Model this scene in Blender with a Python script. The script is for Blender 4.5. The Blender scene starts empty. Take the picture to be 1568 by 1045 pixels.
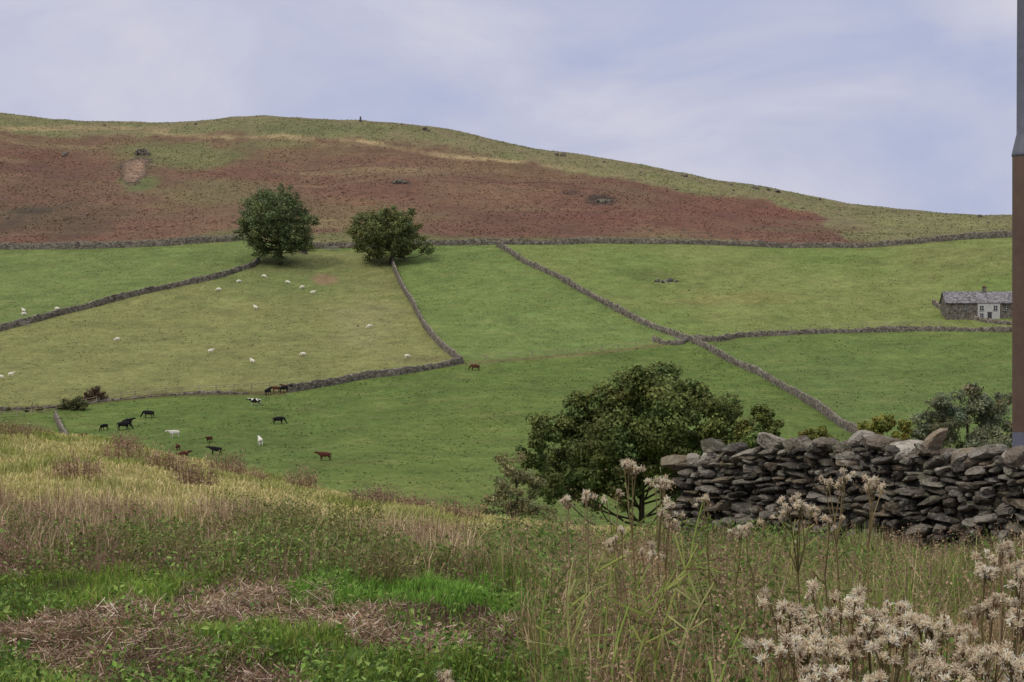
import bpy, bmesh, math, numpy as np
from mathutils import Vector
rng=np.random.default_rng(7)
F=2900.; CX=784.; CY=522.5
scene=bpy.context.scene

# ---------------------------------------------------------------- noise
def _h(ix,iy,iz,seed):
    n=(ix.astype(np.int64)*374761393+iy.astype(np.int64)*668265263+iz.astype(np.int64)*2147483647+seed*1274126177)&0xffffffff
    n=((n^(n>>13))*1274126177)&0xffffffff
    n=((n^(n>>16))*2246822519)&0xffffffff
    return ((n^(n>>15))&0xffffff)/float(0xffffff)
def noise3(x,y,z,seed=0):
    x=np.asarray(x,float);y=np.asarray(y,float);z=np.asarray(z,float)+0*x
    ix=np.floor(x);iy=np.floor(y);iz=np.floor(z)
    fx=x-ix;fy=y-iy;fz=z-iz
    fx=fx*fx*(3-2*fx);fy=fy*fy*(3-2*fy);fz=fz*fz*(3-2*fz)
    r=0
    for a in(0,1):
        for b in(0,1):
            for c in(0,1):
                w=(fx if a else 1-fx)*(fy if b else 1-fy)*(fz if c else 1-fz)
                r=r+w*_h(ix+a,iy+b,iz+c,seed)
    return r
def noise2(x,y,seed=0):
    x=np.asarray(x,float);y=np.asarray(y,float)
    ix=np.floor(x);iy=np.floor(y);fx=x-ix;fy=y-iy
    fx=fx*fx*(3-2*fx);fy=fy*fy*(3-2*fy);z=np.zeros_like(ix)
    return (_h(ix,iy,z,seed)*(1-fx)*(1-fy)+_h(ix+1,iy,z,seed)*fx*(1-fy)+_h(ix,iy+1,z,seed)*(1-fx)*fy+_h(ix+1,iy+1,z,seed)*fx*fy)
def fbm(x,y,seed=0,o=4):
    r=0;a=.5;t=0
    for i in range(o):
        r=r+a*noise2(x*2**i+17.3*i,y*2**i-9.1*i,seed+i);t+=a;a*=.5
    return r/t
def lin(c,k=1.0):
    c=np.asarray(c,float)/255.
    return np.where(c<=.04045,c/12.92,((c+.055)/1.055)**2.4)*k
def ip(p,tab):
    return np.interp(p,[t[0] for t in tab],[t[1] for t in tab])

# ---------------------------------------------------------------- terrain (image pixel coordinates turned into heights at assumed distances)
SKY=[(-600,215),(-200,185),(0,178),(40,184),(80,190),(160,191),(240,190),(300,189),(340,185),(400,181),(450,181),(550,185),(600,190),(660,199),(720,210),(780,224),(850,236),(930,247),(1000,259),(1050,269),(1100,280),(1150,286),(1200,294),(1260,304),(1300,312),(1380,321),(1450,327),(1568,333),(2000,345)]
WA=[(-400,384),(0,383),(150,382),(250,378),(370,370),(480,380),(560,378),(660,376),(760,375),(900,373),(1000,374),(1100,376),(1200,380),(1320,380),(1400,374),(1480,367),(1568,362),(1900,350)]
BROW=[(-400,600),(0,660),(100,670),(200,687),(300,709),(420,737),(540,767),(640,787),(740,806),(900,832),(1200,850),(1568,850),(2000,850)]
def Z(x,y,detail=True):
    x=np.asarray(x,float);y=np.asarray(y,float)
    u=np.clip(x/np.maximum(y,6.),-.42,.42); px=CX+F*u
    K=lambda v:np.full_like(px,float(v))
    vv=lambda py:(CY-py)/F
    Yw=K(550); Yc=850-np.clip((px-500)/1068,0,1.3)*130
    zb=45*vv(ip(px,BROW)); z20=ip(px,[(0,-1.85),(784,-2.25),(1568,-2.3)])
    zc=Yc*vv(ip(px,SKY)+1.5)
    ys=[K(-60),K(0),K(9),K(20),K(45),K(62),K(110),K(180),K(240),K(310),K(385),K(455),Yw,Yw+(Yc-Yw)*.5,Yc,Yc+250,K(4000),K(9000)]
    zw=Yw*vv(ip(px,WA))
    zs=[K(-1.6),K(-1.6),K(-1.65),z20,zb,zb-3.4,K(-15),K(-21),240*vv(K(805)),310*vv(K(702)),385*vv(K(600)),455*vv(K(500)),zw,zw+(zc-zw)*.53,zc,zc-22,zc-60,zc*0-40]
    Y=np.stack(ys,-1);S=np.stack(zs,-1)
    h=np.diff(Y,axis=-1);d=np.diff(S,axis=-1)/h
    m=np.zeros_like(Y)
    p=d[...,:-1]*d[...,1:]
    w1=2*h[...,1:]+h[...,:-1];w2=h[...,1:]+2*h[...,:-1]
    with np.errstate(all='ignore'):
        hm=(w1+w2)/(w1/d[...,:-1]+w2/d[...,1:])
    m[...,1:-1]=np.where(p>0,hm,0)
    yq=np.clip(y,-59.9,8999.)
    k=np.clip((Y<=yq[...,None]).sum(-1)-1,0,Y.shape[-1]-2)
    g=lambda A,i:np.take_along_axis(A,i[...,None],-1)[...,0]
    y0=g(Y,k);hh=g(h,k);t=(yq-y0)/hh
    z=(2*t**3-3*t**2+1)*g(S,k)+(t**3-2*t**2+t)*hh*g(m,k)+(-2*t**3+3*t**2)*g(S,k+1)+(t**3-t**2)*hh*g(m,k+1)
    if detail:
        far=np.clip((y-220)/80,0,1); hill=np.clip((y-560)/60,0,1)
        z=z+far*(fbm(x/38,y/38,3,3)-.5)*1.8+hill*((fbm(x/14,y/14,9,3)-.5)*1.6+(fbm(x/70,y/55,19,2)-.5)*8*np.clip((Yc-y)/80,0,1))
        near=np.clip((70-y)/20,0,1);nr2=np.clip((18-y)/4,0,1)
        z=z+near*((fbm(x/1.6,y/1.6,5,4)-.5)*.26+(fbm(x/.35,y/.35,6,2)-.5)*.08)+nr2*(fbm(x/.55,y/.7,8,2)-.5)*.16
    return z
def loc(px,py,y0=236,y1=900,n=2600):
    u=(px-CX)/F;v=(CY-py)/F
    ys=np.linspace(y0,y1,n);z=Z(u*ys,ys);w=np.where(z/ys>=v)[0]
    i=w[0] if len(w) else int(np.argmax(z/ys))
    return np.array([u*ys[i],ys[i],z[i]])
def polyline(pts,step,y0=236):
    W=np.array([loc(a,b,y0) for a,b in pts])
    out=[]
    for i in range(len(W)-1):
        n=max(1,int(np.linalg.norm(W[i+1,:2]-W[i,:2])/step))
        for k in range(n): out.append(W[i]+(W[i+1]-W[i])*k/n)
    out.append(W[-1]);out=np.array(out)
    if len(out)>12:
        for _ in range(6): out[1:-1]=(out[:-2]+2*out[1:-1]+out[2:])/4
    out[:,2]=Z(out[:,0],out[:,1]);return out

# ---------------------------------------------------------------- field boundaries
B=[(-60,522),(0,508),(60,492),(80,486),(170,463),(250,444),(330,428),(385,411),(396,401)]
C=[(601,404),(604,415),(613,436),(631,465),(650,502),(676,532),(706,556)]
D_=[(762,378),(800,402),(850,424),(900,453),(960,485),(1010,507),(1050,521),(1080,533),(1110,551),(1160,573),(1220,607),(1270,641),(1312,667),(1360,700)]
E1=[(440,602),(500,592),(560,580),(640,570),(708,557)]
E0=[(-60,634),(0,628),(80,624),(160,614),(250,605),(330,603),(440,602)]
FF=[(708,557),(780,551),(850,546),(920,540),(1000,530),(1048,522)]
G=[(1060,522),(1100,524),(1130,517),(1200,514),(1300,510),(1400,507),(1500,508),(1600,511),(1700,514)]

# ---------------------------------------------------------------- colours of the land
def blob(px,py,cx,cy,rx,ry,n,soft=.5):
    d=np.sqrt(((px-cx)/rx)**2+((py-cy)/ry)**2)+(n-.5)*1.1
    return np.clip((1.05-d)/soft,0,1)[...,None]
KG=.95
def landcol(x,y,z):
    yy=np.maximum(y,3.);px=CX+F*x/yy;py=CY-F*z/yy
    n1=fbm(x/30,y/30,21);n2=fbm(x/8,y/8,31);n3=fbm(x/2.5,y/2.5,41,3);n4=fbm(x/5,y/2.2,45,4)
    L=lambda *a:lin(a,KG)
    c=np.zeros(x.shape+(3,))+L(88,110,53)
    def P(mask,col):
        nonlocal c
        c=c*(1-mask)+col*mask
    def M(b):return b.astype(float)[...,None]
    Ay=ip(px,WA);By=ip(px,B+[(420,385)]);Dy=ip(px,D_);
    Ey=ip(px,E0[:-1]+E1+FF+G)
    Cx=ip(py,[(b,a) for a,b in C])
    above=py<Ey
    P(M(above),L(102,124,66))                                   # middle field
    P(M((py<By)&(px<400)),L(102,121,66))
    leftf=above&(py>=By)&(px<Cx)
    P(M(leftf),L(118,126,75))
    P(M(leftf)*blob(px,py,430,440,140,50,n1,.8)*.6,L(98,117,65))
    P(M(leftf)*blob(px,py,560,500,70,60,n2,.8)*.5,L(134,134,92))
    rightf=above&(py<Dy)&(px>762)
    P(M(rightf),L(103,124,64))
    P(M(rightf)*np.clip(n1*2.6-.9,0,1)[...,None]*.55,L(122,130,76))
    P(M(rightf)*blob(px,py,1005,425,45,16,n2)*.6,L(85,98,54))
    P(M(rightf)*blob(px,py,1018,431,20,4,n2)*.8,L(120,120,105))
    P(M(rightf)*blob(px,py,1350,404,40,5,n2)*.6,L(85,96,56))
    P(M(rightf)*blob(px,py,1500,400,150,30,n2,.9)*.5,L(110,116,70))
    P(M(rightf)*blob(px,py,1130,455,110,14,n2,.9)*.5,L(132,126,76))
    low=~above
    P(M(low&(px>np.interp(py,[b for a,b in D_],[a for a,b in D_]))),L(91,113,59))
    P(M(low)*np.clip(n1*2.4-.9,0,1)[...,None]*.4,L(102,120,58))
    P(M(low)*blob(px,py,400,680,200,60,n1,.9)*.35,L(80,102,50))
    P(M(low)*blob(px,py,640,750,160,30,n1,.9)*.45,L(110,119,64))
    P(blob(px,py,495,428,22,9,n2),L(128,112,84))
    P(blob(px,py,425,402,55,9,n2,.8)*.6,L(72,84,46))  # shade under left sycamore, painted into the ground colour
    P(blob(px,py,595,404,60,8,n2,.8)*.6,L(72,84,46))  # painted shade under right sycamore
    P(blob(px,py,640,550,60,8,n2,.8)*.6,L(132,128,88))
    P(np.clip(n4*4-2.2,0,1)[...,None]*.3,L(128,130,80))
    P(np.clip(1.7-n4*4,0,1)[...,None]*.35,L(76,98,48))
    c=c*(.86+.28*n2[...,None])*(.84+.32*n3[...,None])
    for tab,wd,col in ((E0,4.2,L(82,76,50)),(FF,2.6,L(104,100,66))):
        yy_=ip(px,tab)+(n3-.5)*2;m=np.clip(1.3-np.abs(py-yy_)/wd,0,1)*(px>tab[0][0])*(px<tab[-1][0])
        P((m*.85)[...,None],col)
    # ---- fell side
    hill=np.clip((y-551-2*(n2-.5))/2.,0,1)[...,None]
    hc=np.zeros_like(c)+L(106,79,60)
    def H(mask,col):
        nonlocal hc
        hc=hc*(1-mask)+col*mask
    nb=fbm(x/22,y/30,77,4);nc=fbm(x/9,y/14,87,4);nd=fbm(x/45,y/26,97,4);ne=fbm(x/60,y/11,197,4)
    H(np.clip(nd*5-2.6,0,1)[...,None]*.5,L(112,100,68))
    H(np.clip(2.1-nd*5,0,1)[...,None]*.5,L(92,64,52))
    H(np.clip(nb*4-2.0,0,1)[...,None]*.5,L(118,98,70))
    H(np.clip(nc*4-2.1,0,1)[...,None]*.45,L(90,70,54))
    H(np.clip(ne*7-4.0,0,1)[...,None]*.55,L(124,112,78))
    sk=ip(px,SKY);dsk=py-sk
    wob=(nb-.5)*26+(nc-.5)*12
    H(blob(px,py,1080,332,230,36,nb,.6)*.6,L(108,70,56))
    H(blob(px,py,80,300,150,60,nb,.7)*.55,L(94,70,56))
    H(blob(px,py,60,335,160,30,nc,.7)*.7,L(80,73,52))
    H(blob(px,py,330,300,120,25,nb,.6)*.75,L(106,103,66))
    H(blob(px,py,270,235,130,24,nb,.5)*.9,L(102,108,64))
    H(blob(px,py,400,222,90,10,nb,.5)*.7,L(104,106,66))
    H(blob(px,py,205,280,38,13,nc,.5)*.85,L(94,108,58))
    H(blob(px,py,640,262,130,10,nb,.6)*.7,L(122,106,76))
    H(blob(px,py,760,300,110,20,nb,.8)*.5,L(124,96,72))
    H(blob(px,py,520,330,170,26,nb,.7)*.55,L(108,99,64))
    w=ip(px,[(-200,26),(0,24),(200,24),(330,16),(420,34),(560,34),(700,28),(850,24),(1000,30),(1100,26),(1250,32),(1300,60),(1600,60)])
    H(np.clip((w+wob-dsk)/8,0,1)[...,None],L(120,116,80))
    H((np.clip((w+wob-dsk)/8,0,1)*np.clip(nc*4-1.6,0,1))[...,None]*.8,L(100,106,65))
    H(blob(px,py,480,198,150,11,nb,.6)*.9,L(98,104,64))
    for a,wd,cc in (([(520,214),(620,228),(700,238),(780,246),(870,256),(960,268)],3.4,L(158,144,104)),([(0,196),(150,194),(300,205),(480,214)],3.4,L(144,132,94)),([(860,256),(960,266),(1100,292),(1290,324)],5,L(114,116,72))):
        yl=ip(px,a)+(nb-.5)*16;m=np.clip(1.3-np.abs(py-yl)/wd,0,1)*(px>a[0][0])*(px<a[-1][0])*np.clip(nc*3-.6,0,1)
        H(m[...,None]*.9,cc)
    H(blob(px,py,1440,345,150,22,nb,.5)*.9,L(116,120,74))
    H(blob(px,py,1330,300,100,14,nb,.5)*.6,L(132,128,84))
    H(blob(px,py,1230,352,90,6,nc,.5)*.7,L(102,86,58))
    H(blob(px,py,920,306,36,11,nc,.4),L(62,52,42)); H(blob(px,py,922,308,16,4,nc,.5)*.9,L(108,108,88))
    H(blob(px,py,611,279,16,3.4,nc,.4),L(54,48,38)); H(blob(px,py,870,296,24,5,nc,.5)*.7,L(70,56,48))
    H(blob(px,py,555,312,28,5,nc,.5)*.5,L(124,92,66));H(blob(px,py,50,322,40,6,nc,.5)*.6,L(64,58,42))
    g=ip(px,[(0,8),(100,10),(300,14),(420,24),(560,26),(700,16),(900,12),(1100,12),(1250,7),(1568,4)])
    H((np.clip((g+wob*.5-(Ay-py))/6,0,1)*.85)[...,None],L(98,104,60))
    sx=(px-206)/22;sy=(py-262)/22;ds=np.sqrt((sx*(1.15+.25*sy)+.4*sy)**2+sy**2)+(nc-.5)*.7+(n3-.5)*.5
    H(np.clip((1.2-ds)/.15,0,1)[...,None],L(80,70,54))
    H(np.clip((1-ds)/.25,0,1)[...,None],L(132,112,92)*(.65+.7*n3[...,None]))
    hc=hc*(.72+.56*nc[...,None])*(.80+.40*n3[...,None])
    hc=hc*.94+L(150,150,160)*.06  # pale distance haze mixed into the fell colour
    hc=hc*np.array([.98,1,.93])
    c=c*(1-hill)+hc*hill
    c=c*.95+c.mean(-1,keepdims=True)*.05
    c=c*np.array([1.07,.98,1.02])
    # ---- near ground
    nn=fbm(x/1.3,y/3.,61,4);nf=fbm(x/.25,y/.35,62,3)
    nc_=np.zeros_like(c)+L(140,136,88)
    def N(mask,col):
        nonlocal nc_
        nc_=nc_*(1-mask)+col*mask
    N(np.clip(nn*4-1.8,0,1)[...,None]*.7,L(112,118,66))
    band=np.clip((22-y)/4,0,1)[...,None]; N(band,L(84,78,52))
    N(np.clip((16-y)/2,0,1)[...,None],L(64,68,40))
    br=brownmask(x,y); N(br[...,None],L(74,60,50))
    N((np.clip((px-830)/60,0,1)*np.clip((20-y)/3,0,1))[...,None],L(66,62,38))
    nc_=nc_*(.5+1.*nf[...,None])*np.array([1.05,1,1])
    nr=np.clip((75-y)/15,0,1)[...,None]
    c=c*(1-nr)+nc_*nr
    return np.clip(c,0,1)
def brownmask(x,y):
    yy=np.maximum(y,3.);px=CX+F*x/yy
    n=fbm(x/.5,y/1.7,66,4)
    strip=(px+(n-.5)*200>450)&(y+(n-.5)*3>12.6)
    m1=np.clip((1.2-np.sqrt(((px-560-(11.2-y)*60)/330)**2+((y-11.)/1.7)**2)+(n-.5)*2.0)/.15,0,1)
    m2=np.clip((n-.49)/.04,0,1)*(px<460)*(y<15.)
    m3=np.clip((1-np.sqrt(((px-230)/230)**2+((y-9.3)/1.3)**2)+(n-.5)*2.8)/.2,0,1)
    return np.clip(m1+m2+m3,0,1)*(px<900)*(~strip)

# ---------------------------------------------------------------- mesh builder
class MB:
    def __init__(s): s.V=[];s.L=[];s.S=[];s.C=[];s.M=[];s.n=0
    def add(s,V,faces,col,mi=0):
        V=np.asarray(V,float).reshape(-1,3)
        col=np.broadcast_to(np.asarray(col,float),(len(V),3))
        s.V.append(V);s.C.append(col)
        for f in faces:
            f=np.asarray(f);s.L.append((f+s.n).ravel());s.S.append(np.full(len(f),f.shape[1]));s.M.append(np.full(len(f),mi))
        s.n+=len(V)
    def build(s,name,mats,parent=None,smooth=False):
        V=np.concatenate(s.V);L=np.concatenate(s.L);S=np.concatenate(s.S);C=np.concatenate(s.C)
        me=bpy.data.meshes.new(name)
        me.vertices.add(len(V));me.vertices.foreach_set('co',V.astype(np.float32).ravel())
        me.loops.add(len(L));me.loops.foreach_set('vertex_index',L.astype(np.int32))
        me.polygons.add(len(S));st=np.concatenate([[0],np.cumsum(S)[:-1]]).astype(np.int32)
        me.polygons.foreach_set('loop_start',st)
        me.polygons.foreach_set('material_index',np.concatenate(s.M).astype(np.int32))
        me.polygons.foreach_set('use_smooth',np.full(len(S),smooth))
        me.update(calc_edges=True)
        a=me.color_attributes.new('Col','FLOAT_COLOR','POINT')
        a.data.foreach_set('color',np.concatenate([C,np.ones((len(C),1))],1).astype(np.float32).ravel())
        if not isinstance(mats,(list,tuple)): mats=[mats]
        for m in mats: me.materials.append(m)
        ob=bpy.data.objects.new(name,me);scene.collection.objects.link(ob)
        if parent: ob.parent=parent
        return ob
def empty(name):
    e=bpy.data.objects.new(name,None);scene.collection.objects.link(e);return e
def blades(mb,P,H,W,az,lean,col,tip=1.15,mi=0):
    n=len(P);H=np.broadcast_to(H,n);W=np.broadcast_to(W,n);lean=np.broadcast_to(lean,n)
    d=np.stack([np.cos(az),np.sin(az),0*az],1);s=np.stack([-np.sin(az),np.cos(az),0*az],1)
    up=np.array([0,0,1.]);sw=s*W[:,None]
    mid=up*(H*.6)[:,None]+d*(lean*H*.25)[:,None]
    top=up*(H*np.sqrt(np.clip(1-.5*lean**2,.05,1)))[:,None]+d*(lean*H*.9)[:,None]
    V=np.stack([P-sw/2,P+sw/2,P+mid+sw*.4,P+mid-sw*.4,P+top],1).reshape(-1,3)
    col=np.broadcast_to(col,(n,3))
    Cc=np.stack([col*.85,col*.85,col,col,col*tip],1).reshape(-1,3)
    b=(np.arange(n)*5)[:,None]
    mb.add(V,[b+np.array([0,1,2,3]),b+np.array([3,2,4])],Cc,mi)
def spikes(mb,P,dirv,L,W,col,mi=0):
    n=len(P);r=rng.normal(size=(n,3));s=np.cross(dirv,r);s/=np.linalg.norm(s,axis=1)[:,None]+1e-9
    L=np.broadcast_to(L,n)[:,None];W=np.broadcast_to(W,n)[:,None]
    V=np.stack([P-s*W*.3,P+s*W*.3,P+dirv*L+s*W*.5,P+dirv*L-s*W*.5],1).reshape(-1,3)
    b=(np.arange(n)*4)[:,None]
    mb.add(V,[b+np.array([0,1,2,3])],np.repeat(np.broadcast_to(col,(n,3)),4,0),mi)
def leaves(mb,P,size,col,up=.3,mi=0,asp=.5,nrm=None):
    n=len(P);nn=rng.normal(size=(n,3));nn[:,2]+=up
    if nrm is not None: nn=nn*.8+nrm*1.2
    nn/=np.linalg.norm(nn,axis=1)[:,None]
    a=np.cross(nn,rng.normal(size=(n,3)));a/=np.linalg.norm(a,axis=1)[:,None]+1e-9;b_=np.cross(nn,a)
    s=np.broadcast_to(size,n)[:,None]
    V=np.stack([P-a*s*.5,P+b_*s*asp*.5-a*s*.05+nn*s*.08,P+a*s*.5,P-b_*s*asp*.5-a*s*.05+nn*s*.08],1).reshape(-1,3)
    b=(np.arange(n)*4)[:,None]
    mb.add(V,[b+np.array([0,1,2,3])],np.repeat(np.broadcast_to(col,(n,3)),4,0),mi)
def tube(mb,pts,rad,col,k=6,mi=0):
    pts=np.asarray(pts,float);n=len(pts);t=np.gradient(pts,axis=0);t/=np.linalg.norm(t,axis=1)[:,None]+1e-9
    ref=np.where(np.abs(t[:,2:3])>.9,np.array([[1.,0,0]]),np.array([[0,0,1.]]))
    a=np.cross(t,ref);a/=np.linalg.norm(a,axis=1)[:,None];b=np.cross(t,a)
    th=np.arange(k)*2*np.pi/k
    V=pts[:,None]+(a[:,None]*np.cos(th)[None,:,None]+b[:,None]*np.sin(th)[None,:,None])*np.asarray(rad)[:,None,None]
    i=np.arange(n-1)[:,None]*k;j=np.arange(k)[None];j2=(j+1)%k
    Fq=np.stack([i+j,i+j2,i+k+j2,i+k+j],-1).reshape(-1,4)
    mb.add(V.reshape(-1,3),[Fq],col,mi)
BOXF=np.array([[0,3,2,1],[4,5,6,7],[0,1,5,4],[1,2,6,5],[2,3,7,6],[3,0,4,7]])
def box(mb,c,d,col,rz=0,mi=0):
    s=np.array([[-1,-1,-1],[1,-1,-1],[1,1,-1],[-1,1,-1],[-1,-1,1],[1,-1,1],[1,1,1],[-1,1,1]])*.5*np.array(d)
    cz,sz=math.cos(rz),math.sin(rz);R=np.array([[cz,-sz,0],[sz,cz,0],[0,0,1]])
    mb.add(s@R.T+np.array(c),[BOXF],col,mi)

# ---------------------------------------------------------------- materials
def mat_attr(name,rough=.9,nscales=((4,.25),),bump=0,bscale=5,transl=0,spec=.2,voro=None,lichen=0):
    m=bpy.data.materials.new(name);m.use_nodes=True;nt=m.node_tree;N=nt.nodes;Lk=nt.links
    p=N['Principled BSDF'];p.inputs['Roughness'].default_value=rough;p.inputs['Specular IOR Level'].default_value=spec
    a=N.new('ShaderNodeAttribute');a.attribute_name='Col';cur=a.outputs['Color']
    tc=N.new('ShaderNodeTexCoord')
    for sc,am in nscales:
        n=N.new('ShaderNodeTexNoise');n.inputs['Scale'].default_value=sc;n.inputs['Detail'].default_value=5;n.inputs['Roughness'].default_value=.65
        Lk.new(tc.outputs['Object'],n.inputs['Vector'])
        r=N.new('ShaderNodeMapRange');r.inputs['From Min'].default_value=.3;r.inputs['From Max'].default_value=.7
        r.inputs['To Min'].default_value=1-am;r.inputs['To Max'].default_value=1+am;Lk.new(n.outputs['Fac'],r.inputs['Value'])
        v=N.new('ShaderNodeVectorMath');v.operation='SCALE';Lk.new(cur,v.inputs[0]);Lk.new(r.outputs[0],v.inputs['Scale']);cur=v.outputs[0]
    if voro:
        vo=N.new('ShaderNodeTexVoronoi');vo.inputs['Scale'].default_value=voro;vo.feature='F1'
        Lk.new(tc.outputs['Object'],vo.inputs['Vector'])
        sp=N.new('ShaderNodeSeparateColor');Lk.new(vo.outputs['Color'],sp.inputs[0])
        r=N.new('ShaderNodeMapRange');r.inputs['To Min'].default_value=.45;r.inputs['To Max'].default_value=1.5;Lk.new(sp.outputs[0],r.inputs['Value'])
        v=N.new('ShaderNodeVectorMath');v.operation='SCALE';Lk.new(cur,v.inputs[0]);Lk.new(r.outputs[0],v.inputs['Scale']);cur=v.outputs[0]
    if lichen:
        for sc,th,col,am in ((8,.60,(168,166,152),.6),(4,.58,(80,80,54),.55),(22,.60,(48,44,40),.65),(34,.64,(192,190,176),.55)):
            n=N.new('ShaderNodeTexNoise');n.inputs['Scale'].default_value=sc;n.inputs['Detail'].default_value=6;n.inputs['Roughness'].default_value=.7;Lk.new(tc.outputs['Object'],n.inputs['Vector'])
            r=N.new('ShaderNodeMapRange');r.inputs['From Min'].default_value=th-.06;r.inputs['From Max'].default_value=th+.06;r.inputs['To Max'].default_value=am;Lk.new(n.outputs['Fac'],r.inputs['Value'])
            x=N.new('ShaderNodeMix');x.data_type='RGBA';Lk.new(r.outputs[0],x.inputs['Factor']);Lk.new(cur,x.inputs[6]);x.inputs[7].default_value=(*lin(col),1);cur=x.outputs[2]
    Lk.new(cur,p.inputs['Base Color'])
    if bump:
        n=N.new('ShaderNodeTexNoise');n.inputs['Scale'].default_value=bscale;n.inputs['Detail'].default_value=6
        Lk.new(tc.outputs['Object'],n.inputs['Vector'])
        b=N.new('ShaderNodeBump');b.inputs['Strength'].default_value=.8;b.inputs['Distance'].default_value=bump
        Lk.new(n.outputs['Fac'],b.inputs['Height']);Lk.new(b.outputs[0],p.inputs['Normal'])
    if transl:
        t=N.new('ShaderNodeBsdfTranslucent');Lk.new(cur,t.inputs['Color']);mx=N.new('ShaderNodeMixShader');mx.inputs[0].default_value=transl
        Lk.new(p.outputs[0],mx.inputs[1]);Lk.new(t.outputs[0],mx.inputs[2]);Lk.new(mx.outputs[0],N['Material Output'].inputs['Surface'])
    return m
M_ground=mat_attr('grass_land',.95,((.12,.10),(.4,.16),(1.6,.22),(9,.15)),.4,.6,spec=.05)
M_leaf=mat_attr('foliage',.6,((1.2,.15),),0,transl=.25,spec=.2)
M_grass=mat_attr('grass_blades',.75,((3,.15),),0,transl=.25,spec=.1)
M_bark=mat_attr('bark',.9,((6,.3),),.03,15)
M_stone=mat_attr('dry_stone',.95,((6,.25),(50,.3)),.02,38,spec=.1,lichen=1)
M_wall=mat_attr('field_wall_stone',.95,((1.5,.2),),.1,4,voro=2.6,spec=.1)
M_fluff=mat_attr('thistle_down',.9,((30,.05),),0,transl=.4,spec=.05)
M_wood=mat_attr('weathered_wood',.9,((5,.2),))
M_paint=mat_attr('painted_metal',.5,((1.5,.12),(12,.1)),.002,60,spec=.3)
M_slate=mat_attr('slate',.7,((2,.2),),.03,6,voro=2.2)
M_render=mat_attr('whitewash',.9,((.8,.12),(5,.1)),.01,10)

# ---------------------------------------------------------------- ground sheet
rows=np.concatenate([np.linspace(-60,2,12),np.geomspace(2.5,24,190)[0:],np.linspace(24.3,60,90),np.linspace(62,232,36),np.linspace(234,556,250),np.linspace(557.5,880,240),np.geomspace(890,8500,24)])
us=np.concatenate([np.geomspace(3,.36,22)[:-1]*-1,np.linspace(-.35,.35,480),np.geomspace(.36,3,22)[1:]])
RY,U=np.meshgrid(rows,us,indexing='ij')
RX=U*(np.maximum(RY,0)+3)
RZ=Z(RX,RY)
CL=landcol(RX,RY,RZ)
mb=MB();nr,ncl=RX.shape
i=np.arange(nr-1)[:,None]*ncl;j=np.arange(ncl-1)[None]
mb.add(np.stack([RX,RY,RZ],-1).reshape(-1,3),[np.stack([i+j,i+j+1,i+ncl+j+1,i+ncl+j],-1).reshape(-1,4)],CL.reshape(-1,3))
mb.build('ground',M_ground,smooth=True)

# ---------------------------------------------------------------- bracken / rough on the fell, tussocks in the pastures
mb=MB();n=80000
yy=rng.uniform(556,840,n);px=rng.uniform(-150,1720,n);xx=(px-CX)/F*yy
dens=fbm(xx/9,yy/14,87,4);k=dens>rng.uniform(.25,.6,n);xx=xx[k];yy=yy[k]
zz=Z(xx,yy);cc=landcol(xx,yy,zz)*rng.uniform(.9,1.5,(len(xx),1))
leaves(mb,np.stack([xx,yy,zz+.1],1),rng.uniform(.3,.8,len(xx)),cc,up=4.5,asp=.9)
mb.build('bracken',M_leaf)
mb=MB();n=60000
yy=rng.uniform(238,548,n);px=rng.uniform(-150,1720,n);xx=(px-CX)/F*yy
dens=fbm(xx/6,yy/6,187,4);k=dens>rng.uniform(.35,.65,n);xx=xx[k];yy=yy[k]
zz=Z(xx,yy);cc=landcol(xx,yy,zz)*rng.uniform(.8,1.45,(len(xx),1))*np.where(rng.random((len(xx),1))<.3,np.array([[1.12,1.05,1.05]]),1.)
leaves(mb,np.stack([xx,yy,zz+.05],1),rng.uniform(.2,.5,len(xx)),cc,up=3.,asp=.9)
mb.build('pasture_tussocks',M_leaf)

# ---------------------------------------------------------------- distant dry stone walls
def fieldwall(pts,h=1.45,w=.75,y0=236,name='dry_stone_wall'):
    P=polyline(pts,.7,y0);n=len(P);t=np.gradient(P[:,:2],axis=0);t/=np.linalg.norm(t,axis=1)[:,None]
    s=np.stack([-t[:,1],t[:,0],0*t[:,0]],1)
    hh=h+(rng.random(n)-.5)*.36+(fbm(np.arange(n)/14.,np.zeros(n),5)-.5)*1.0
    J=lambda a:(rng.random((n,1))-.5)*a
    up=np.array([[0,0,1.]])
    ring=[P+s*(w*.55+J(.1))-up*.5,P+s*(w*.5+J(.14))+up*(hh*.5)[:,None],P+s*(w*.34+J(.1))+up*(hh*.86)[:,None],P+s*(w*.22+J(.1))+up*(hh)[:,None],
          P-s*(w*.22+J(.1))+up*(hh+(rng.random(n)-.5)*.1)[:,None],P-s*(w*.34+J(.1))+up*(hh*.86)[:,None],P-s*(w*.5+J(.14))+up*(hh*.5)[:,None],P-s*(w*.55+J(.1))-up*.5]
    V=np.stack(ring,1);k=8;i=np.arange(n-1)[:,None]*k;j=np.arange(k-1)[None]
    Fq=np.stack([i+j,i+j+1,i+k+j+1,i+k+j],-1).reshape(-1,4)
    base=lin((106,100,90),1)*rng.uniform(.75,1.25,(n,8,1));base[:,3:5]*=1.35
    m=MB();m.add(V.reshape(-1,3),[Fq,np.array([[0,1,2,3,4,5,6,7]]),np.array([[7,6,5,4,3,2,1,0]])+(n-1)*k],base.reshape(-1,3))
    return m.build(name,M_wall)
def ico(s):
    bm=bmesh.new();bmesh.ops.create_icosphere(bm,subdivisions=s,radius=1);V=np.array([v.co[:] for v in bm.verts]);Fc=np.array([[v.index for v in f.verts] for f in bm.faces]);bm.free();return V,Fc
IV,IF=ico(4)
IV3,IF3=ico(3)
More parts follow.
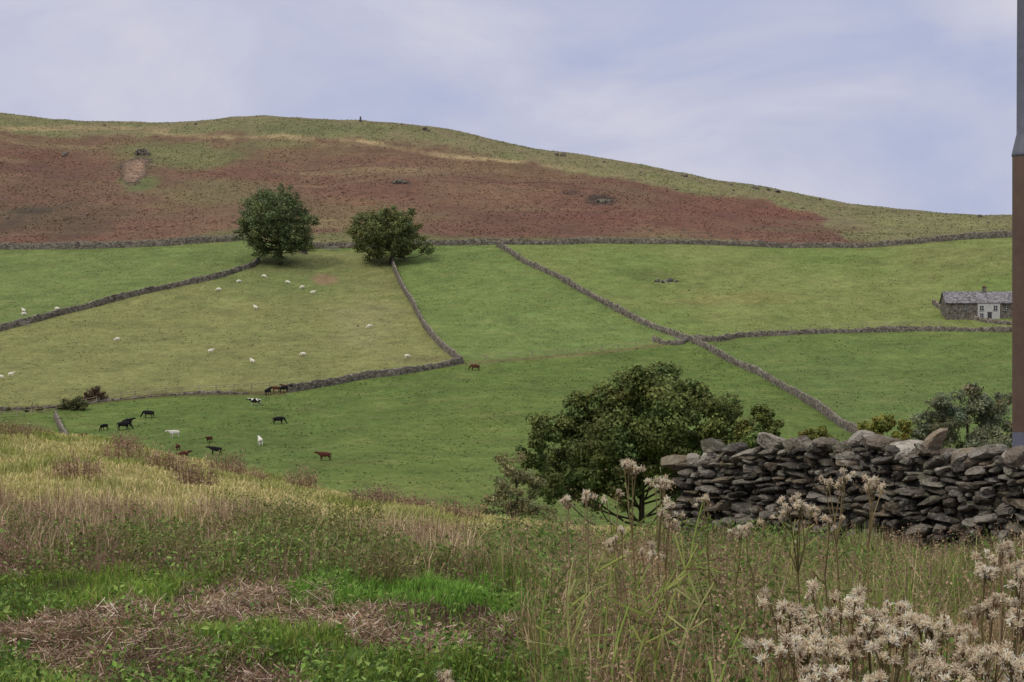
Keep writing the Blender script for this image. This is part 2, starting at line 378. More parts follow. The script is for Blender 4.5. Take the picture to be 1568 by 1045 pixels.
def stone(mb,c,d,rz,tilt,col,cuts=9,hi=False,pw=.5):
    V,Fc=(IV.copy(),IF) if hi else (IV3.copy(),IF3)
    V=np.sign(V)*np.abs(V)**pw
    V/= np.abs(V).max()
    for _ in range(cuts):
        nrm=rng.normal(size=3);nrm/=np.linalg.norm(nrm);dd=rng.uniform(.66,1.1)
        q=V@nrm-dd;V=V-np.maximum(q,0)[:,None]*nrm
    V=V*(np.array(d)*.5)
    r=V/np.maximum(np.linalg.norm(V,axis=1),.02)[:,None]
    V+=((noise3(V[:,0]*16+c[0]*9,V[:,1]*16,V[:,2]*22+c[2]*7,4)-.5)[:,None]*.028+(noise3(V[:,0]*60+c[0]*9,V[:,1]*60,V[:,2]*60,5)-.5)[:,None]*.012)*r
    ct,st=math.cos(tilt),math.sin(tilt);Rt=np.array([[ct,0,st],[0,1,0],[-st,0,ct]])
    V=V@Rt.T;cz,sz=math.cos(rz),math.sin(rz);V=V@np.array([[cz,-sz,0],[sz,cz,0],[0,0,1]]).T
    mb.add(V+np.array(c),[Fc],col)
def stonecol():
    b=[(98,93,85),(118,112,102),(78,73,67),(110,99,84),(134,128,118),(88,80,71),(70,66,61)][rng.integers(7)]
    return lin(b,.95)*rng.uniform(.65,1.2)
def nearwall():
    a=np.array([1.70,18.5]);b=np.array([6.9,13.6]);Lw=np.linalg.norm(b-a);t=(b-a)/Lw;nrm=np.array([t[1],-t[0]])
    if nrm[1]>0:nrm=-nrm
    rz=math.atan2(t[1],t[0]);mb=MB()
    tab=[(1040,704),(1060,696),(1100,684),(1150,684),(1200,666),(1300,668),(1400,668),(1470,682),(1568,690),(2200,700)]
    def topz(s):
        p=a+t*s;px=CX+F*p[0]/p[1];return (CY-ip(px,tab))/F*p[1]
    def gz(s):
        p=a+t*s;return float(Z(p[0],p[1],False))
    for side in(1,-1):
        zo=-.1
        while True:
            hgt=rng.choice([rng.uniform(.035,.065),rng.uniform(.06,.10)])
            if zo>1.35:break
            s=rng.uniform(-.1,.05)+zo*.10
            while s<Lw:
                w=rng.choice([rng.uniform(.06,.13),rng.uniform(.12,.28)]);sc=s+w/2;g=gz(sc);z=g+zo+hgt/2+.05*math.sin(sc*2.3+zo*3)+.02*math.sin(sc*7)
                if z+hgt/2<topz(sc)-.08:
                    o=(.27-.09*zo)*side;p=a+t*sc+nrm*(o-side*.1+rng.uniform(-.05,.05))
                    if rng.random()>.05:
                        stone(mb,(p[0],p[1],z+rng.uniform(-.015,.015)),(w*1.0,.3,hgt*rng.uniform(.8,1.4)),rz+rng.normal(0,.14),rng.normal(0,.17),stonecol(),hi=(side==1 and w>.13))
                s+=w+rng.uniform(0,.02)
            zo+=hgt*1.0
    s=-.05
    while s<Lw:
        w=rng.uniform(.10,.36);h=rng.uniform(.08,.21);p=a+t*(s+w/2)+nrm*rng.uniform(-.05,.10)
        stone(mb,(p[0],p[1],topz(s+w/2)-h*.45+rng.uniform(-.05,.04)),(w*1.1,rng.uniform(.25,.42),h),rz+rng.normal(0,.4),rng.normal(0,.42),stonecol()*1.45,hi=True,pw=.55)
        if rng.random()<.6:
            stone(mb,(p[0]+nrm[0]*.12,p[1]+nrm[1]*.12,topz(s)-.1),(w*.6,.2,.08),rz+rng.normal(0,.5),rng.normal(0,.4),stonecol(),hi=True)
        s+=w*.88
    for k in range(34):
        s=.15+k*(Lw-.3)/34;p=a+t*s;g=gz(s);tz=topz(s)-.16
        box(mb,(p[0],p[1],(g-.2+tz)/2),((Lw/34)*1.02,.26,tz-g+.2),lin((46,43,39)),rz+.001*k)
    mb.build('dry_stone_wall',M_stone)
nearwall()
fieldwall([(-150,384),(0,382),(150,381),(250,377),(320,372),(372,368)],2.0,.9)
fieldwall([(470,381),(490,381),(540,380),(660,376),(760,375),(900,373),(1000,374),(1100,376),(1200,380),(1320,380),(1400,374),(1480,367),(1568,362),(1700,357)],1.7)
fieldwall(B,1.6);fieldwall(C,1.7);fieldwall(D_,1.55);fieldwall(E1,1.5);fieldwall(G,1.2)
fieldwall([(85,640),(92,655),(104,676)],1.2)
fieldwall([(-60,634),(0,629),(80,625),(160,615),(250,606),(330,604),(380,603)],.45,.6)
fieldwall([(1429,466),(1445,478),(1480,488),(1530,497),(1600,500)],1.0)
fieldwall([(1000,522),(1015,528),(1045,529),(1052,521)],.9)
fieldwall([(470,381),(455,386),(470,390)],1.0)
fieldwall([(208,239),(210,235),(222,234),(228,236),(226,240)],1.6,.8,name='sheepfold')

# ---------------------------------------------------------------- fences
def fence(pts,name='post_and_rail_fence',h=1.2,step=3,rails=2,wire=.03):
    P=polyline(pts,step);m=MB();c=lin((158,146,122))
    for p in P:
        hh=h*rng.uniform(.9,1.1);box(m,(p[0],p[1],p[2]+hh/2-.15),(.17,.17,hh+.3),c*rng.uniform(.7,1.2),rng.uniform(0,1))
    for r in range(rails):
        tube(m,P+np.array([0,0,h*(.9-.4*r)]),np.full(len(P),wire),c*.8,4)
    return m.build(name,M_wood)
fence([(0,640),(80,636),(85,630),(160,612),(250,603),(330,598),(440,594)],rails=2,wire=.05)
fence([(708,553),(780,548),(850,544),(920,538),(1000,527)],'wire_fence',1.1,4,2)
fence([(1100,519),(1180,508),(1300,502),(1440,499)],'wire_fence',1.1,4,2)
fence([(1440,470),(1480,480),(1520,487)],'post_and_rail_fence',1.1,3,2,.04)
def gate(px,py,w=3.4,rz=0):
    p=loc(px,py);m=MB();c=lin((150,148,140))
    for k in range(5): box(m,(p[0],p[1],p[2]+.3+.22*k),(w,.06,.08),c,rz)
    for s in(-1,1): box(m,(p[0]+s*w/2*math.cos(rz),p[1]+s*w/2*math.sin(rz),p[2]+.7),(.16,.16,1.6),c*.8,rz)
    tube(m,[(p[0]-w/2*math.cos(rz),p[1]-w/2*math.sin(rz)-.05,p[2]+.3),(p[0]+w/2*math.cos(rz),p[1]+w/2*math.sin(rz)-.05,p[2]+1.2)],[.04,.04],c,4)
    m.build('field_gate',M_wood)
gate(1048,524,4.2,.1);gate(34,500,3.2,.3);gate(508,384,4,.05)

# ---------------------------------------------------------------- trees
KF=1.45
def tree(name,base,lobes,nleaf,lsize,col,trunk_r,trunk_top,bark=(62,54,44),gap=.42,ncl=12,sub=4,solid=1.):
    e=empty(name);mt=MB();ml=MB();base=np.array(base);bc=lin(bark)
    top=np.array(trunk_top)
    nseg=7;tt=np.linspace(0,1,nseg)
    pts=base+(top-base)*tt[:,None]+np.c_[np.sin(tt*4)*.25*trunk_r*2,np.cos(tt*3)*.2*trunk_r,np.zeros(nseg)]
    rad=trunk_r*(1.0-.65*tt);rad[0]*=1.45
    pts[0,2]-=.5
    tube(mt,pts,rad,bc,9)
    tot=sum(l[3]**2*l[4] for l in lobes)
    for (lx,ly,lz,r,dn) in lobes:
        c=np.array([lx,ly,lz]);f=np.clip((lz-base[2])/(top[2]-base[2]+1e-6)*.55,.25,.95)
        s=base+(top-base)*f;q=np.linspace(0,1,6)[:,None]
        bow=np.array([0,0,-.12])*np.linalg.norm(c-s)*np.sin(q*np.pi)
        bp=s+(c-s)*q+bow+rng.normal(0,.04*r,(6,3))*(q>0)*(q<1)
        tube(mt,bp,np.linspace(trunk_r*.32,trunk_r*.06,6),bc,6)
        for _ in range(sub):
            d=rng.normal(size=3);d/=np.linalg.norm(d);d[2]=abs(d[2])*.8-.1
            st=bp[rng.integers(3,6)]
            mid=st+d*r*.45+rng.normal(0,.08*r,3)
            tube(mt,[st,mid,c+d*r*.9],[trunk_r*.07,trunk_r*.045,trunk_r*.015],bc,4)
        n=int(nleaf*r*r*dn/tot)
        k=max(5,ncl);cd=rng.normal(size=(k,3));cd/=np.linalg.norm(cd,axis=1)[:,None]
        cp=c+cd*r*rng.uniform(.35,.95,(k,1));cr=r*rng.uniform(.28,.55,k)*solid
        ci=rng.integers(0,k,n);d=rng.normal(size=(n,3));d/=np.linalg.norm(d,axis=1)[:,None]
        P=cp[ci]+d*(cr[ci]*rng.uniform(.1,1.15,n)**.7)[:,None]*np.array([1,1,.75])
        nz=noise3(P[:,0]/(r*.3),P[:,1]/(r*.3),P[:,2]/(r*.3),11)
        kk=nz>gap*rng.uniform(.5,1.1,n);P=P[kk];d=d[kk];ci=ci[kk]
        cf=rng.uniform(.7,1.35,k)
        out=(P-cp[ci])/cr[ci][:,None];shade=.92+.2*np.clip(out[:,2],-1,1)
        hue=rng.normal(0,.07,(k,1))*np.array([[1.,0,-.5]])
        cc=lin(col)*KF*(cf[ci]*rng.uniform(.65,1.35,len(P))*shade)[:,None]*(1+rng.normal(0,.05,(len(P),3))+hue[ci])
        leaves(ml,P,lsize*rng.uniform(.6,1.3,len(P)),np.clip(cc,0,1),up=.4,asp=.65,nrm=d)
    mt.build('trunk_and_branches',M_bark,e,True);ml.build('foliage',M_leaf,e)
    return e
def pxtree(name,D,bpx,lp,nleaf,lsize,col,tr,tpx,tpy,depth=.5,z0=None,**k):
    sc=D/F;b=np.array([(bpx-CX)*sc,D,0]);b[2]=Z(b[0],b[1]) if z0 is None else z0
    lobes=[]
    for l in lp:
        dn=l[3] if len(l)>3 else 1.
        dep=rng.uniform(-1,1)*depth if len(l)<5 else l[4]
        lobes.append(((l[0]-CX)*sc,D+dep,(CY-l[1])*sc,l[2]*sc,dn))
    return tree(name,b,lobes,nleaf,lsize,col,tr,((tpx-CX)*sc,D,(CY-tpy)*sc),**k)
def autolobes(cx,cy,rx,ry,n,r0,D):
    out=[];sc=D/F
    for k in range(n):
        ph=math.acos(1-1.75*(k+.5)/n);th=k*2.39996
        x=math.sin(ph)*math.cos(th);yv=math.sin(ph)*math.sin(th);z=math.cos(ph)
        q=rng.uniform(.55,.76);out.append((cx+x*rx*q,cy-z*ry*q,r0*rng.uniform(.7,1.2),1.,yv*rx*sc*q))
    out.append((cx,cy,r0*1.5,1.,0));return out
d1=loc(428,405)[1];d2=loc(598,404)[1]
l1=autolobes(422,345,66,61,28,20,d1)+[(385,318,17),(445,305,19),(410,302,17),(465,365,18),(375,345,16),(400,382,18),(452,384,18),(425,392,14),(368,362,11),(478,340,11),(430,290,10)]
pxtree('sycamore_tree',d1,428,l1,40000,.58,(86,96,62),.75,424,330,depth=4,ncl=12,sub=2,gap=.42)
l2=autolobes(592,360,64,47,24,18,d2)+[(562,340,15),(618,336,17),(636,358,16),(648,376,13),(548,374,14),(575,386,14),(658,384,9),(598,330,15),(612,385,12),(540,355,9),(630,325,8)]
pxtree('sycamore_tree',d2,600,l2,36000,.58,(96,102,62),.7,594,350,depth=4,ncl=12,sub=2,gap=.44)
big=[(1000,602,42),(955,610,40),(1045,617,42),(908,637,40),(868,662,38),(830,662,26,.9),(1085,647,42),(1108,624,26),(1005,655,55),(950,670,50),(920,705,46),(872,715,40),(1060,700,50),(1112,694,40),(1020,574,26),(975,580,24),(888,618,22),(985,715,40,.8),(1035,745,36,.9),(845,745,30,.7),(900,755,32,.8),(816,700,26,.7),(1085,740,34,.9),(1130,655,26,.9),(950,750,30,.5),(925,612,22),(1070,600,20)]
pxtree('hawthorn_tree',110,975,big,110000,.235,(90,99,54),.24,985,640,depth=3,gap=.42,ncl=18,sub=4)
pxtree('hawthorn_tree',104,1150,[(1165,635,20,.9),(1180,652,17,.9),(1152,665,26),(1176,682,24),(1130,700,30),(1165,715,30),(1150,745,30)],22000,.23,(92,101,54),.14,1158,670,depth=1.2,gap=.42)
pxtree('ash_sapling',100,800,[(790,715,22,.35),(775,745,24,.35),(810,745,24,.5),(760,775,22,.35),(800,775,26,.5),(740,790,18,.3),(830,790,24,.5),(770,700,14,.2),(720,800,14,.3)],7000,.16,(118,114,80),.1,790,720,depth=1,gap=.3,sub=14)
pxtree('ash_tree',200,1480,[(1482,618,28,.8),(1512,610,26,.7),(1445,632,30,.8),(1525,642,30,.8),(1475,655,36,.8),(1418,648,22,.6),(1548,622,20,.6),(1505,675,34),(1440,680,32),(1540,690,32),(1560,655,24),(1405,665,18,.6)],34000,.30,(102,105,82),.26,1482,640,depth=3,gap=.40,sub=8)
pxtree('hawthorn_bush',190,1352,[(1338,648,15),(1362,648,17),(1388,655,12),(1350,665,20),(1375,675,20),(1330,675,18),(1325,655,11)],13000,.3,(114,114,54),.14,1352,660,depth=1.5,gap=.38)
pxtree('hawthorn_bush',150,1245,[(1238,668,13),(1255,664,13),(1222,678,14),(1270,676,14),(1248,685,18)],8000,.26,(104,108,54),.12,1245,672,depth=1.2,gap=.38)
def bush(name,px,py,lp,n,ls,col,tr=.12):
    p=loc(px,py);sc=p[1]/F
    lo=[((a-CX)*sc,p[1]+rng.uniform(-.6,.6),(CY-b)*sc,r*sc,1.) for a,b,r in lp]
    tree(name,p,lo,n,ls,col,tr,p+np.array([0,0,2.]),gap=.3,sub=4)
bush('hawthorn_bush',145,614,[(140,604,11),(150,606,11),(147,598,8),(133,609,9),(158,612,8)],4000,.34,(92,76,58))
bush('hawthorn_bush',112,628,[(100,620,12),(115,618,12),(128,622,11),(92,626,10),(110,629,13)],6000,.34,(88,88,56))
bush('bramble_bush',50,632,[(10,627,4),(40,628,4),(60,627,5)],1200,.3,(86,82,52),.05)
bush('hawthorn_bush',470,384,[(463,380,6),(474,378,7)],900,.4,(86,94,50),.08)

# ---------------------------------------------------------------- animals
def skin(name,V,E,R,sub=2):
    me=bpy.data.meshes.new(name);me.from_pydata(V,E,[]);ob=bpy.data.objects.new(name+'_tmp',me);scene.collection.objects.link(ob)
    m=ob.modifiers.new('s','SKIN');m.use_smooth_shade=True
    sv=me.skin_vertices[0].data
    for i,r in enumerate(R): sv[i].radius=(r,r) if not isinstance(r,tuple) else r;sv[i].use_root=(i==0)
    s=ob.modifiers.new('ss','SUBSURF');s.levels=sub;s.render_levels=sub
    bpy.context.view_layer.update()
    dg=bpy.context.evaluated_depsgraph_get();out=bpy.data.meshes.new_from_object(ob.evaluated_get(dg),depsgraph=dg);out.name=name
    bpy.data.objects.remove(ob);return out
def quad(pose,kind):
    V=[];R=[];E=[]
    def ch(par,items):
        for (p,r) in items:
            V.append(p);R.append(r)
            if par is not None:E.append((par,len(V)-1))
            par=len(V)-1
        return par
    if kind=='cow':
        dz=-.62 if pose=='lie' else 0
        ch(None,[((-.7,0,1.12+dz),(.3,.36))]);ch(0,[((-.15,0,1.02+dz),(.34,.42)),((.45,0,1.05+dz),(.3,.4))]);chest=2
        if pose=='graze': h=ch(chest,[((.85,0,1.1),(.18,.27)),((1.1,0,.8),.15),((1.27,0,.45),.12)]);hd=h;ch(h,[((1.4,0,.25),.095),((1.5,0,.12),.08)]);ez=(1.22,.52)
        else: h=ch(chest,[((.85,0,1.22+dz),(.18,.26)),((1.1,0,1.36+dz),.15),((1.32,0,1.4+dz),.12)]);hd=h;ch(h,[((1.5,0,1.3+dz),.095),((1.64,0,1.22+dz),.08)]);ez=(1.24,1.47+dz)
        for s in(1,-1): ch(hd,[((ez[0],s*.17,ez[1]),.045),((ez[0]-.04,s*.3,ez[1]-.02),.05)])
        if pose=='lie':
            for s in(1,-1):
                ch(0,[((-.5,s*.34,.3),.16),((-.2,s*.44,.14),.09),((-.55,s*.5,.07),.055)])
                ch(chest,[((.6,s*.28,.25),.12),((.85,s*.3,.12),.07),((.6,s*.34,.06),.055)])
            ch(0,[((-1.0,0,.5),.05),((-1.1,.15,.15),.04)])
        else:
            for s in(1,-1):
                o=.09*s
                ch(0,[((-.78,s*.2,.92),.19),((-.62+o,s*.22,.74),.13),((-.86+o,s*.22,.48),.065),((-.8+o,s*.22,.12),.05),((-.76+o,s*.22,.035),.065)])
                ch(chest,[((.5,s*.19,.8),.15),((.46-o,s*.2,.62),.1),((.5-o,s*.2,.38),.062),((.49-o,s*.2,.12),.048),((.52-o,s*.2,.035),.062)])
            ch(0,[((-1.02,0,1.2),.05),((-1.1,0,.8),.03),((-1.08,0,.48),.045)])
    else:
        ch(None,[((-.35,0,.62),(.23,.27))]);ch(0,[((0,0,.6),(.26,.31)),((.3,0,.62),(.22,.28))]);chest=2
        if pose=='graze':h=ch(chest,[((.5,0,.52),.14),((.62,0,.3),.1)]);ch(h,[((.7,0,.14),.065),((.75,0,.06),.05)]);ez=(.6,.33)
        else:h=ch(chest,[((.48,0,.74),.13),((.6,0,.92),.1)]);ch(h,[((.72,0,.88),.07),((.8,0,.83),.05)]);ez=(.57,.97)
        for s in(1,-1):
            ch(h,[((ez[0],s*.1,ez[1]),.03),((ez[0],s*.18,ez[1]-.02),.03)])
            ch(0,[((-.4,s*.13,.45),.11),((-.33,s*.13,.36),.07),((-.45,s*.13,.24),.035),((-.42,s*.13,.03),.035)])
            ch(chest,[((.3,s*.12,.42),.09),((.28,s*.12,.24),.04),((.3,s*.12,.03),.035)])
        ch(0,[((-.58,0,.6),.05),((-.62,0,.42),.04)])
    return skin(kind+'_'+pose,V,E,R)
def hide(name,c,c2=None,sc=1.6,rough=.8):
    m=bpy.data.materials.new(name);m.use_nodes=True;N=m.node_tree.nodes;Lk=m.node_tree.links;p=N['Principled BSDF'];p.inputs['Roughness'].default_value=rough;p.inputs['Specular IOR Level'].default_value=.15
    tc=N.new('ShaderNodeTexCoord');n=N.new('ShaderNodeTexNoise');n.inputs['Scale'].default_value=sc if c2 is not None else 8;Lk.new(tc.outputs['Object'],n.inputs['Vector'])
    r=N.new('ShaderNodeValToRGB');Lk.new(n.outputs['Fac'],r.inputs[0]);Lk.new(r.outputs[0],p.inputs['Base Color'])
    a=lin(c);b=lin(c2) if c2 is not None else a*.7
    r.color_ramp.elements[0].position=.49 if c2 is not None else .3;r.color_ramp.elements[1].position=.51 if c2 is not None else .7
    r.color_ramp.elements[0].color=(*a,1);r.color_ramp.elements[1].color=(*b,1);return m
HB=hide('black_hide',(30,28,30));HR=hide('red_brown_hide',(88,50,40));HW=hide('white_hide',(225,220,205));HP=hide('pied_hide',(28,26,28),(225,220,210));HF=hide('fleece',(236,230,212))
cm={p:quad(p,'cow') for p in('graze','stand','lie')};sm={p:quad(p,'sheep') for p in('graze','stand')}
def place(name,me,px,py,mat,rz,s=1.):
    p=loc(px,py);ob=bpy.data.objects.new(name,me.copy());scene.collection.objects.link(ob)
    ob.data.materials.clear();ob.data.materials.append(mat);ob.location=p-np.array([0,0,.03]);ob.scale=(s,)*3
    h=np.array([math.cos(rz),math.sin(rz)]);z1=float(Z(p[0]+h[0],p[1]+h[1]));z0=float(Z(p[0]-h[0],p[1]-h[1]))
    ob.rotation_euler=(0,-math.atan2(z1-z0,2),rz);return ob
pi=math.pi
for a in [(160,659,HB,'graze',-2.2,.85),(190,659,HB,'graze',.2,1.15),(196,653,HB,'stand',.5,1.),(227,641,HB,'graze',pi-.2,1.1),(267,671,HW,'stand',pi+.5,1.),(280,698,HR,'lie',.3,1.),(321,678,HR,'stand',-2.0,.8),(330,697,HB,'stand',pi,1.),(398,683,HW,'stand',1.9,1.05),(427,650,HB,'graze',.05,1.05),(497,706,HR,'stand',pi+.1,1.05),(391,622,HP,'stand',pi+.1,1.05),(411,605,HB,'stand',1.1,1.),(436,602,HB,'stand',.2,1.05),(438,600,HR,'stand',2.8,1.),(422,601,HR,'graze',pi,.9),(727,568,HR,'graze',pi-.2,1.),(121,671,HR,'lie',0,1.),(272,690,HR,'graze',2.,.8)]:
    place('cow',cm[a[3]],a[0],a[1],a[2],a[4],a[5])
for k,(a,b) in enumerate([(17,577),(1,581),(37,484),(36,479),(87,476),(180,523),(323,541),(335,446),(366,434),(386,557),(440,435),(463,443),(479,451),(464,546),(624,549),(391,474),(404,426),(566,503)]):
    place('sheep',sm['graze' if k%3 else 'stand'],a,b,HF,[0,pi,.5,2.6,-.4,3.6][k%6],1.15)

# ---------------------------------------------------------------- farmhouse
def house():
    D=loc(1500,489)[1];sc=D/F;x0=(1449-CX)*sc;x1=(1590-CX)*sc;zb=(CY-490)*sc;ze=(CY-463)*sc;zr=(CY-447)*sc;dp=6.2
    e=empty('stone_farmhouse')
    w=MB();c=lin((104,98,90))
    V=[(x0,D,zb-2),(x1,D,zb-2),(x1,D+dp,zb-2),(x0,D+dp,zb-2),(x0,D,ze),(x1,D,ze),(x1,D+dp,ze),(x0,D+dp,ze),(x0,D+dp/2,zr),(x1,D+dp/2,zr)]
    w.add(V,[np.array([[0,1,5,4],[2,3,7,6]]),np.array([[3,0,4,8,7],[1,2,6,9,5]])],c);w.build('walls',M_wall,e)
    r=MB();o=.35;t=.18;k=(zr-ze)/(dp/2);rc=lin((118,115,117))
    for s,ya in((1,D-o),(-1,D+dp+o)):
        yr=D+dp/2;a=[(x0-o,ya,ze-k*o),(x1+o,ya,ze-k*o),(x1+o,yr,zr),(x0-o,yr,zr)]
        b=[(p[0],p[1],p[2]+t) for p in a];r.add(a+b,[BOXF],rc)
    r.build('roof',M_slate,e)
    wx0=(1497-CX)*sc;wx1=(1531-CX)*sc
    g=MB();box(g,((wx0+wx1)/2,D-.1,(zb-1+ze-.15)/2),(wx1-wx0,.25,ze-.15-zb+1),lin((178,176,172)));g.build('whitewashed_front',M_render,e)
    g=MB()
    cx=(1512-CX)*sc;box(g,(cx,D+dp/2,zr+.45),(.9,.8,1.5),c*1.2);box(g,(cx,D+dp/2,zr+1.25),(1.1,1.0,.12),c)
    for s in(-.2,.2): tube(g,[(cx+s,D+dp/2,zr+1.3),(cx+s,D+dp/2,zr+1.7)],[.12,.1],lin((140,80,60)),8)
    g.build('chimney',M_wall,e)
    g=MB();dk=lin((40,42,48))
    for px,pz,ww,hh in((1503,472,.9,1.1),(1524,472,.9,1.1),(1503,483,.8,.9),(1478,472,.7,.8),(1541,473,.8,.9),(1558,473,.8,.9)):
        f=.24 if 1497<px<1531 else .02
        X=(px-CX)*sc;Zc=(CY-pz)*sc
        box(g,(X,D-f,Zc),(ww,.06,hh),dk);box(g,(X,D-f-.04,Zc),(.06,.04,hh),lin((200,200,200)));box(g,(X,D-f-.041,Zc),(ww,.03,.06),lin((200,200,200)));box(g,(X,D-f-.05,Zc-hh/2-.06),(ww+.3,.16,.1),lin((150,148,145)))
    g.build('windows',M_paint,e)
    g=MB();X=(1515-CX)*sc;box(g,(X,D-.25,zb+.9),(1.0,.07,2.0),lin((60,60,66)));box(g,(X,D-.27,zb+1.95),(1.3,.12,.14),lin((150,148,145)));g.build('door',M_paint,e)
house()

# ---------------------------------------------------------------- fell top marker & boulders
p=loc(552,187);m=MB();V=[];s1,s0=.28,.5
p=np.array([p[0],p[1],float(Z(p[0],p[1]))])
for zz_,s in((-.5,s0),(2.3,s1)): V+=[(p[0]-s,p[1]-s,p[2]+zz_),(p[0]+s,p[1]-s,p[2]+zz_),(p[0]+s,p[1]+s,p[2]+zz_),(p[0]-s,p[1]+s,p[2]+zz_)]
m.add(V,[BOXF],lin((90,88,86)));m.build('trig_pillar',M_wall)
mb=MB()
for px,py,s in [(650,200,2.2),(655,201,1.5),(852,238,1.8),(862,239,2.4),(1155,289,1.6),(1160,290,1.2),(1176,292,1.4),(1190,295,2.),(1050,271,1.5),(1045,270,1.2),(1255,306,1.),(1450,329,1.),(1500,333,1.6),(300,191,1.2),(160,193,1.2),(925,249,1.2),(1120,284,1.3),(214,237,2.6),(219,238,1.9),(225,237,1.4),(100,238,2.0),(97,240,1.4),(1006,432,1.2),(1025,431,1.6),(1035,432,1.),(605,281,1.8),(612,280,2.2),(619,281,1.6),(1015,433,1.1),(548,500,.5),(566,499,.4),(915,310,1.5),(925,311,1.8),(934,309,1.2)]:
    p=loc(px,py);stone(mb,(p[0],p[1],p[2]+.15*s),(s*1.2,s,s*.8),rng.uniform(0,3),.1,lin((104,98,90)))
for k in range(110):
    px=rng.uniform(-50,1600);py=rng.uniform(ip(px,SKY)+8,ip(px,WA)-8);p=loc(px,py);s=rng.uniform(.3,.9);stone(mb,(p[0],p[1],p[2]+.1*s),(s*1.2,s,s*.8),rng.uniform(0,3),.1,lin((100,96,88)))
mb.build('boulders',M_wall)

# ---------------------------------------------------------------- street lamp column at the roadside
def lamp():
    D=17.2;x=(1569-CX)/F*D;zb=float(Z(x,D,False));e=empty('street_lamp')
    zt=(CY-240)/F*D;z2=(CY-206)/F*D;m=MB()
    br=lin((90,72,60));gr=lin((92,94,104))
    zs=[zb-.3,zb+1.25,zb+1.26,zb+1.6,zt-.06,zt];r=.110
    tube(m,[(x,D,z) for z in zs[:3]],[r*1.0]*3,lin((96,98,112)),28);tube(m,[(x,D,z) for z in zs[2:]],[r*1.004,r*1.004,r,r],br,28)
    tube(m,[(x,D,z) for z in (zt,zt+.004,zt+.03,z2-.02,z2,z2+.6,5.4)],[r,r*1.06,r*1.03,.078,.072,.07,.055],gr*np.ones(3),28)
    m.build('column',M_paint,e,True)
    m=MB();tube(m,[(x,D,5.35),(x,D-.1,5.7),(x,D-.5,5.85),(x,D-1.0,5.88)],[.05,.045,.04,.04],gr,12);m.build('bracket_arm',M_paint,e,True)
    m=MB();tube(m,[(x,D-.9,5.88),(x,D-1.0,5.89),(x,D-1.4,5.87),(x,D-1.6,5.85)],[.05,.11,.13,.04],gr*1.3,12);m.build('lantern',M_paint,e,True)
lamp()

# ---------------------------------------------------------------- near vegetation
def samp(n,p0,p1,d0,d1,seed=None):
    px=rng.uniform(p0,p1,n);d=rng.uniform(d0,d1,n);x=(px-CX)/F*d
    return px,x,d
TINT=np.array([1.04,1.,.95])
def pick(cols,n,k=1.,var=.2):
    c=np.array([lin(q,k) for q in cols])[rng.integers(0,len(cols),n)]*TINT
    return np.clip(c*rng.uniform(1-var,1+var,(n,1)),0,1)
def pts(x,y,dz=0): return np.stack([x,y,Z(x,y)+dz],1)
TAU=2*np.pi
# slope grass
mb=MB();n=150000;px,x,y=samp(n,-250,1050,18,56)
clump=fbm(x/1.2,y/2.4,71,3);cl2=fbm(x/4,y/8,171,3)
c=pick([(170,162,114),(154,150,98),(138,142,84),(186,174,132)],n,1.3)
g=np.clip((clump*.6+cl2*.4)*5-2.25,0,1)[:,None];c=c*(1-g)+pick([(118,130,68),(130,138,76),(106,118,62)],n,1.25)*g
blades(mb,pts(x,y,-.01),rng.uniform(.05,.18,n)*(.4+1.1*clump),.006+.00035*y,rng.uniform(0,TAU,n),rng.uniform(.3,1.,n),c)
mb.build('hillside_grass',M_grass)
# short turf bottom left
mb=MB();n=130000;px,x,y=samp(n,-250,900,7.2,18)
bm_=brownmask(x,y);k=bm_<rng.uniform(.03,1.12,n);px=px[k];x=x[k];y=y[k];n=len(x)
cl=fbm(x/.35,y/.8,73,3)
c=pick([(98,128,50),(86,112,46),(116,140,58),(120,124,70),(74,98,42)],n,1.3)*(.6+.8*cl[:,None])
st=((px>440)&(y>12)&(y<15.5))[:,None];c=np.where(st,pick([(98,138,56),(108,144,62),(88,124,50)],n,1.25),c)
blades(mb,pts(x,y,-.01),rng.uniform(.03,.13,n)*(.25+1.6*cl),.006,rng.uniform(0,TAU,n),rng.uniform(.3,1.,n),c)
mb.build('short_grass',M_grass)
# dead cut stalks lying
mb=MB();n=150000;px,x,y=samp(n,-250,950,7.2,16);bm_=brownmask(x,y);k=bm_>rng.uniform(.0,.9,n);x=x[k];y=y[k];n=len(x)
az=rng.uniform(0,TAU,n);el=rng.normal(.15,.45,n);dv=np.stack([np.cos(az)*np.cos(el),np.sin(az)*np.cos(el)*.8,np.sin(el)],1)
hump=np.clip(fbm(x/.4,y/.9,79,3)-.35,0,1)*3.4
tone=(.25+1.45*fbm(x/.3,y/.8,179,3))[:,None]
spikes(mb,pts(x,y,rng.uniform(0,.12,n)*hump),dv,rng.uniform(.02,.10,n),.0042,np.clip(pick([(166,146,128),(144,118,102),(110,88,76),(200,182,164),(72,56,48),(122,98,82),(96,96,60)],n,1.25,.4)*tone,0,1))
mb.build('dead_grass_thatch',M_grass)
# low broad-leaved weeds
mb=MB();n=36000;px,x,y=samp(n,-250,880,7.2,17)
w=fbm(x/.4,y/1.1,83,3);k=(w>.5)&(brownmask(x,y)<rng.uniform(.3,1.15,n));x=x[k];y=y[k];w=w[k];n=len(x)
leaves(mb,pts(x,y,rng.uniform(0,.18,n)*(w-.45)*7),rng.uniform(.02,.05,n),pick([(96,126,54),(82,110,48),(122,144,74),(70,92,44)],n,1.3,.3),up=1.,asp=.5)
mb.build('low_weeds',M_leaf)
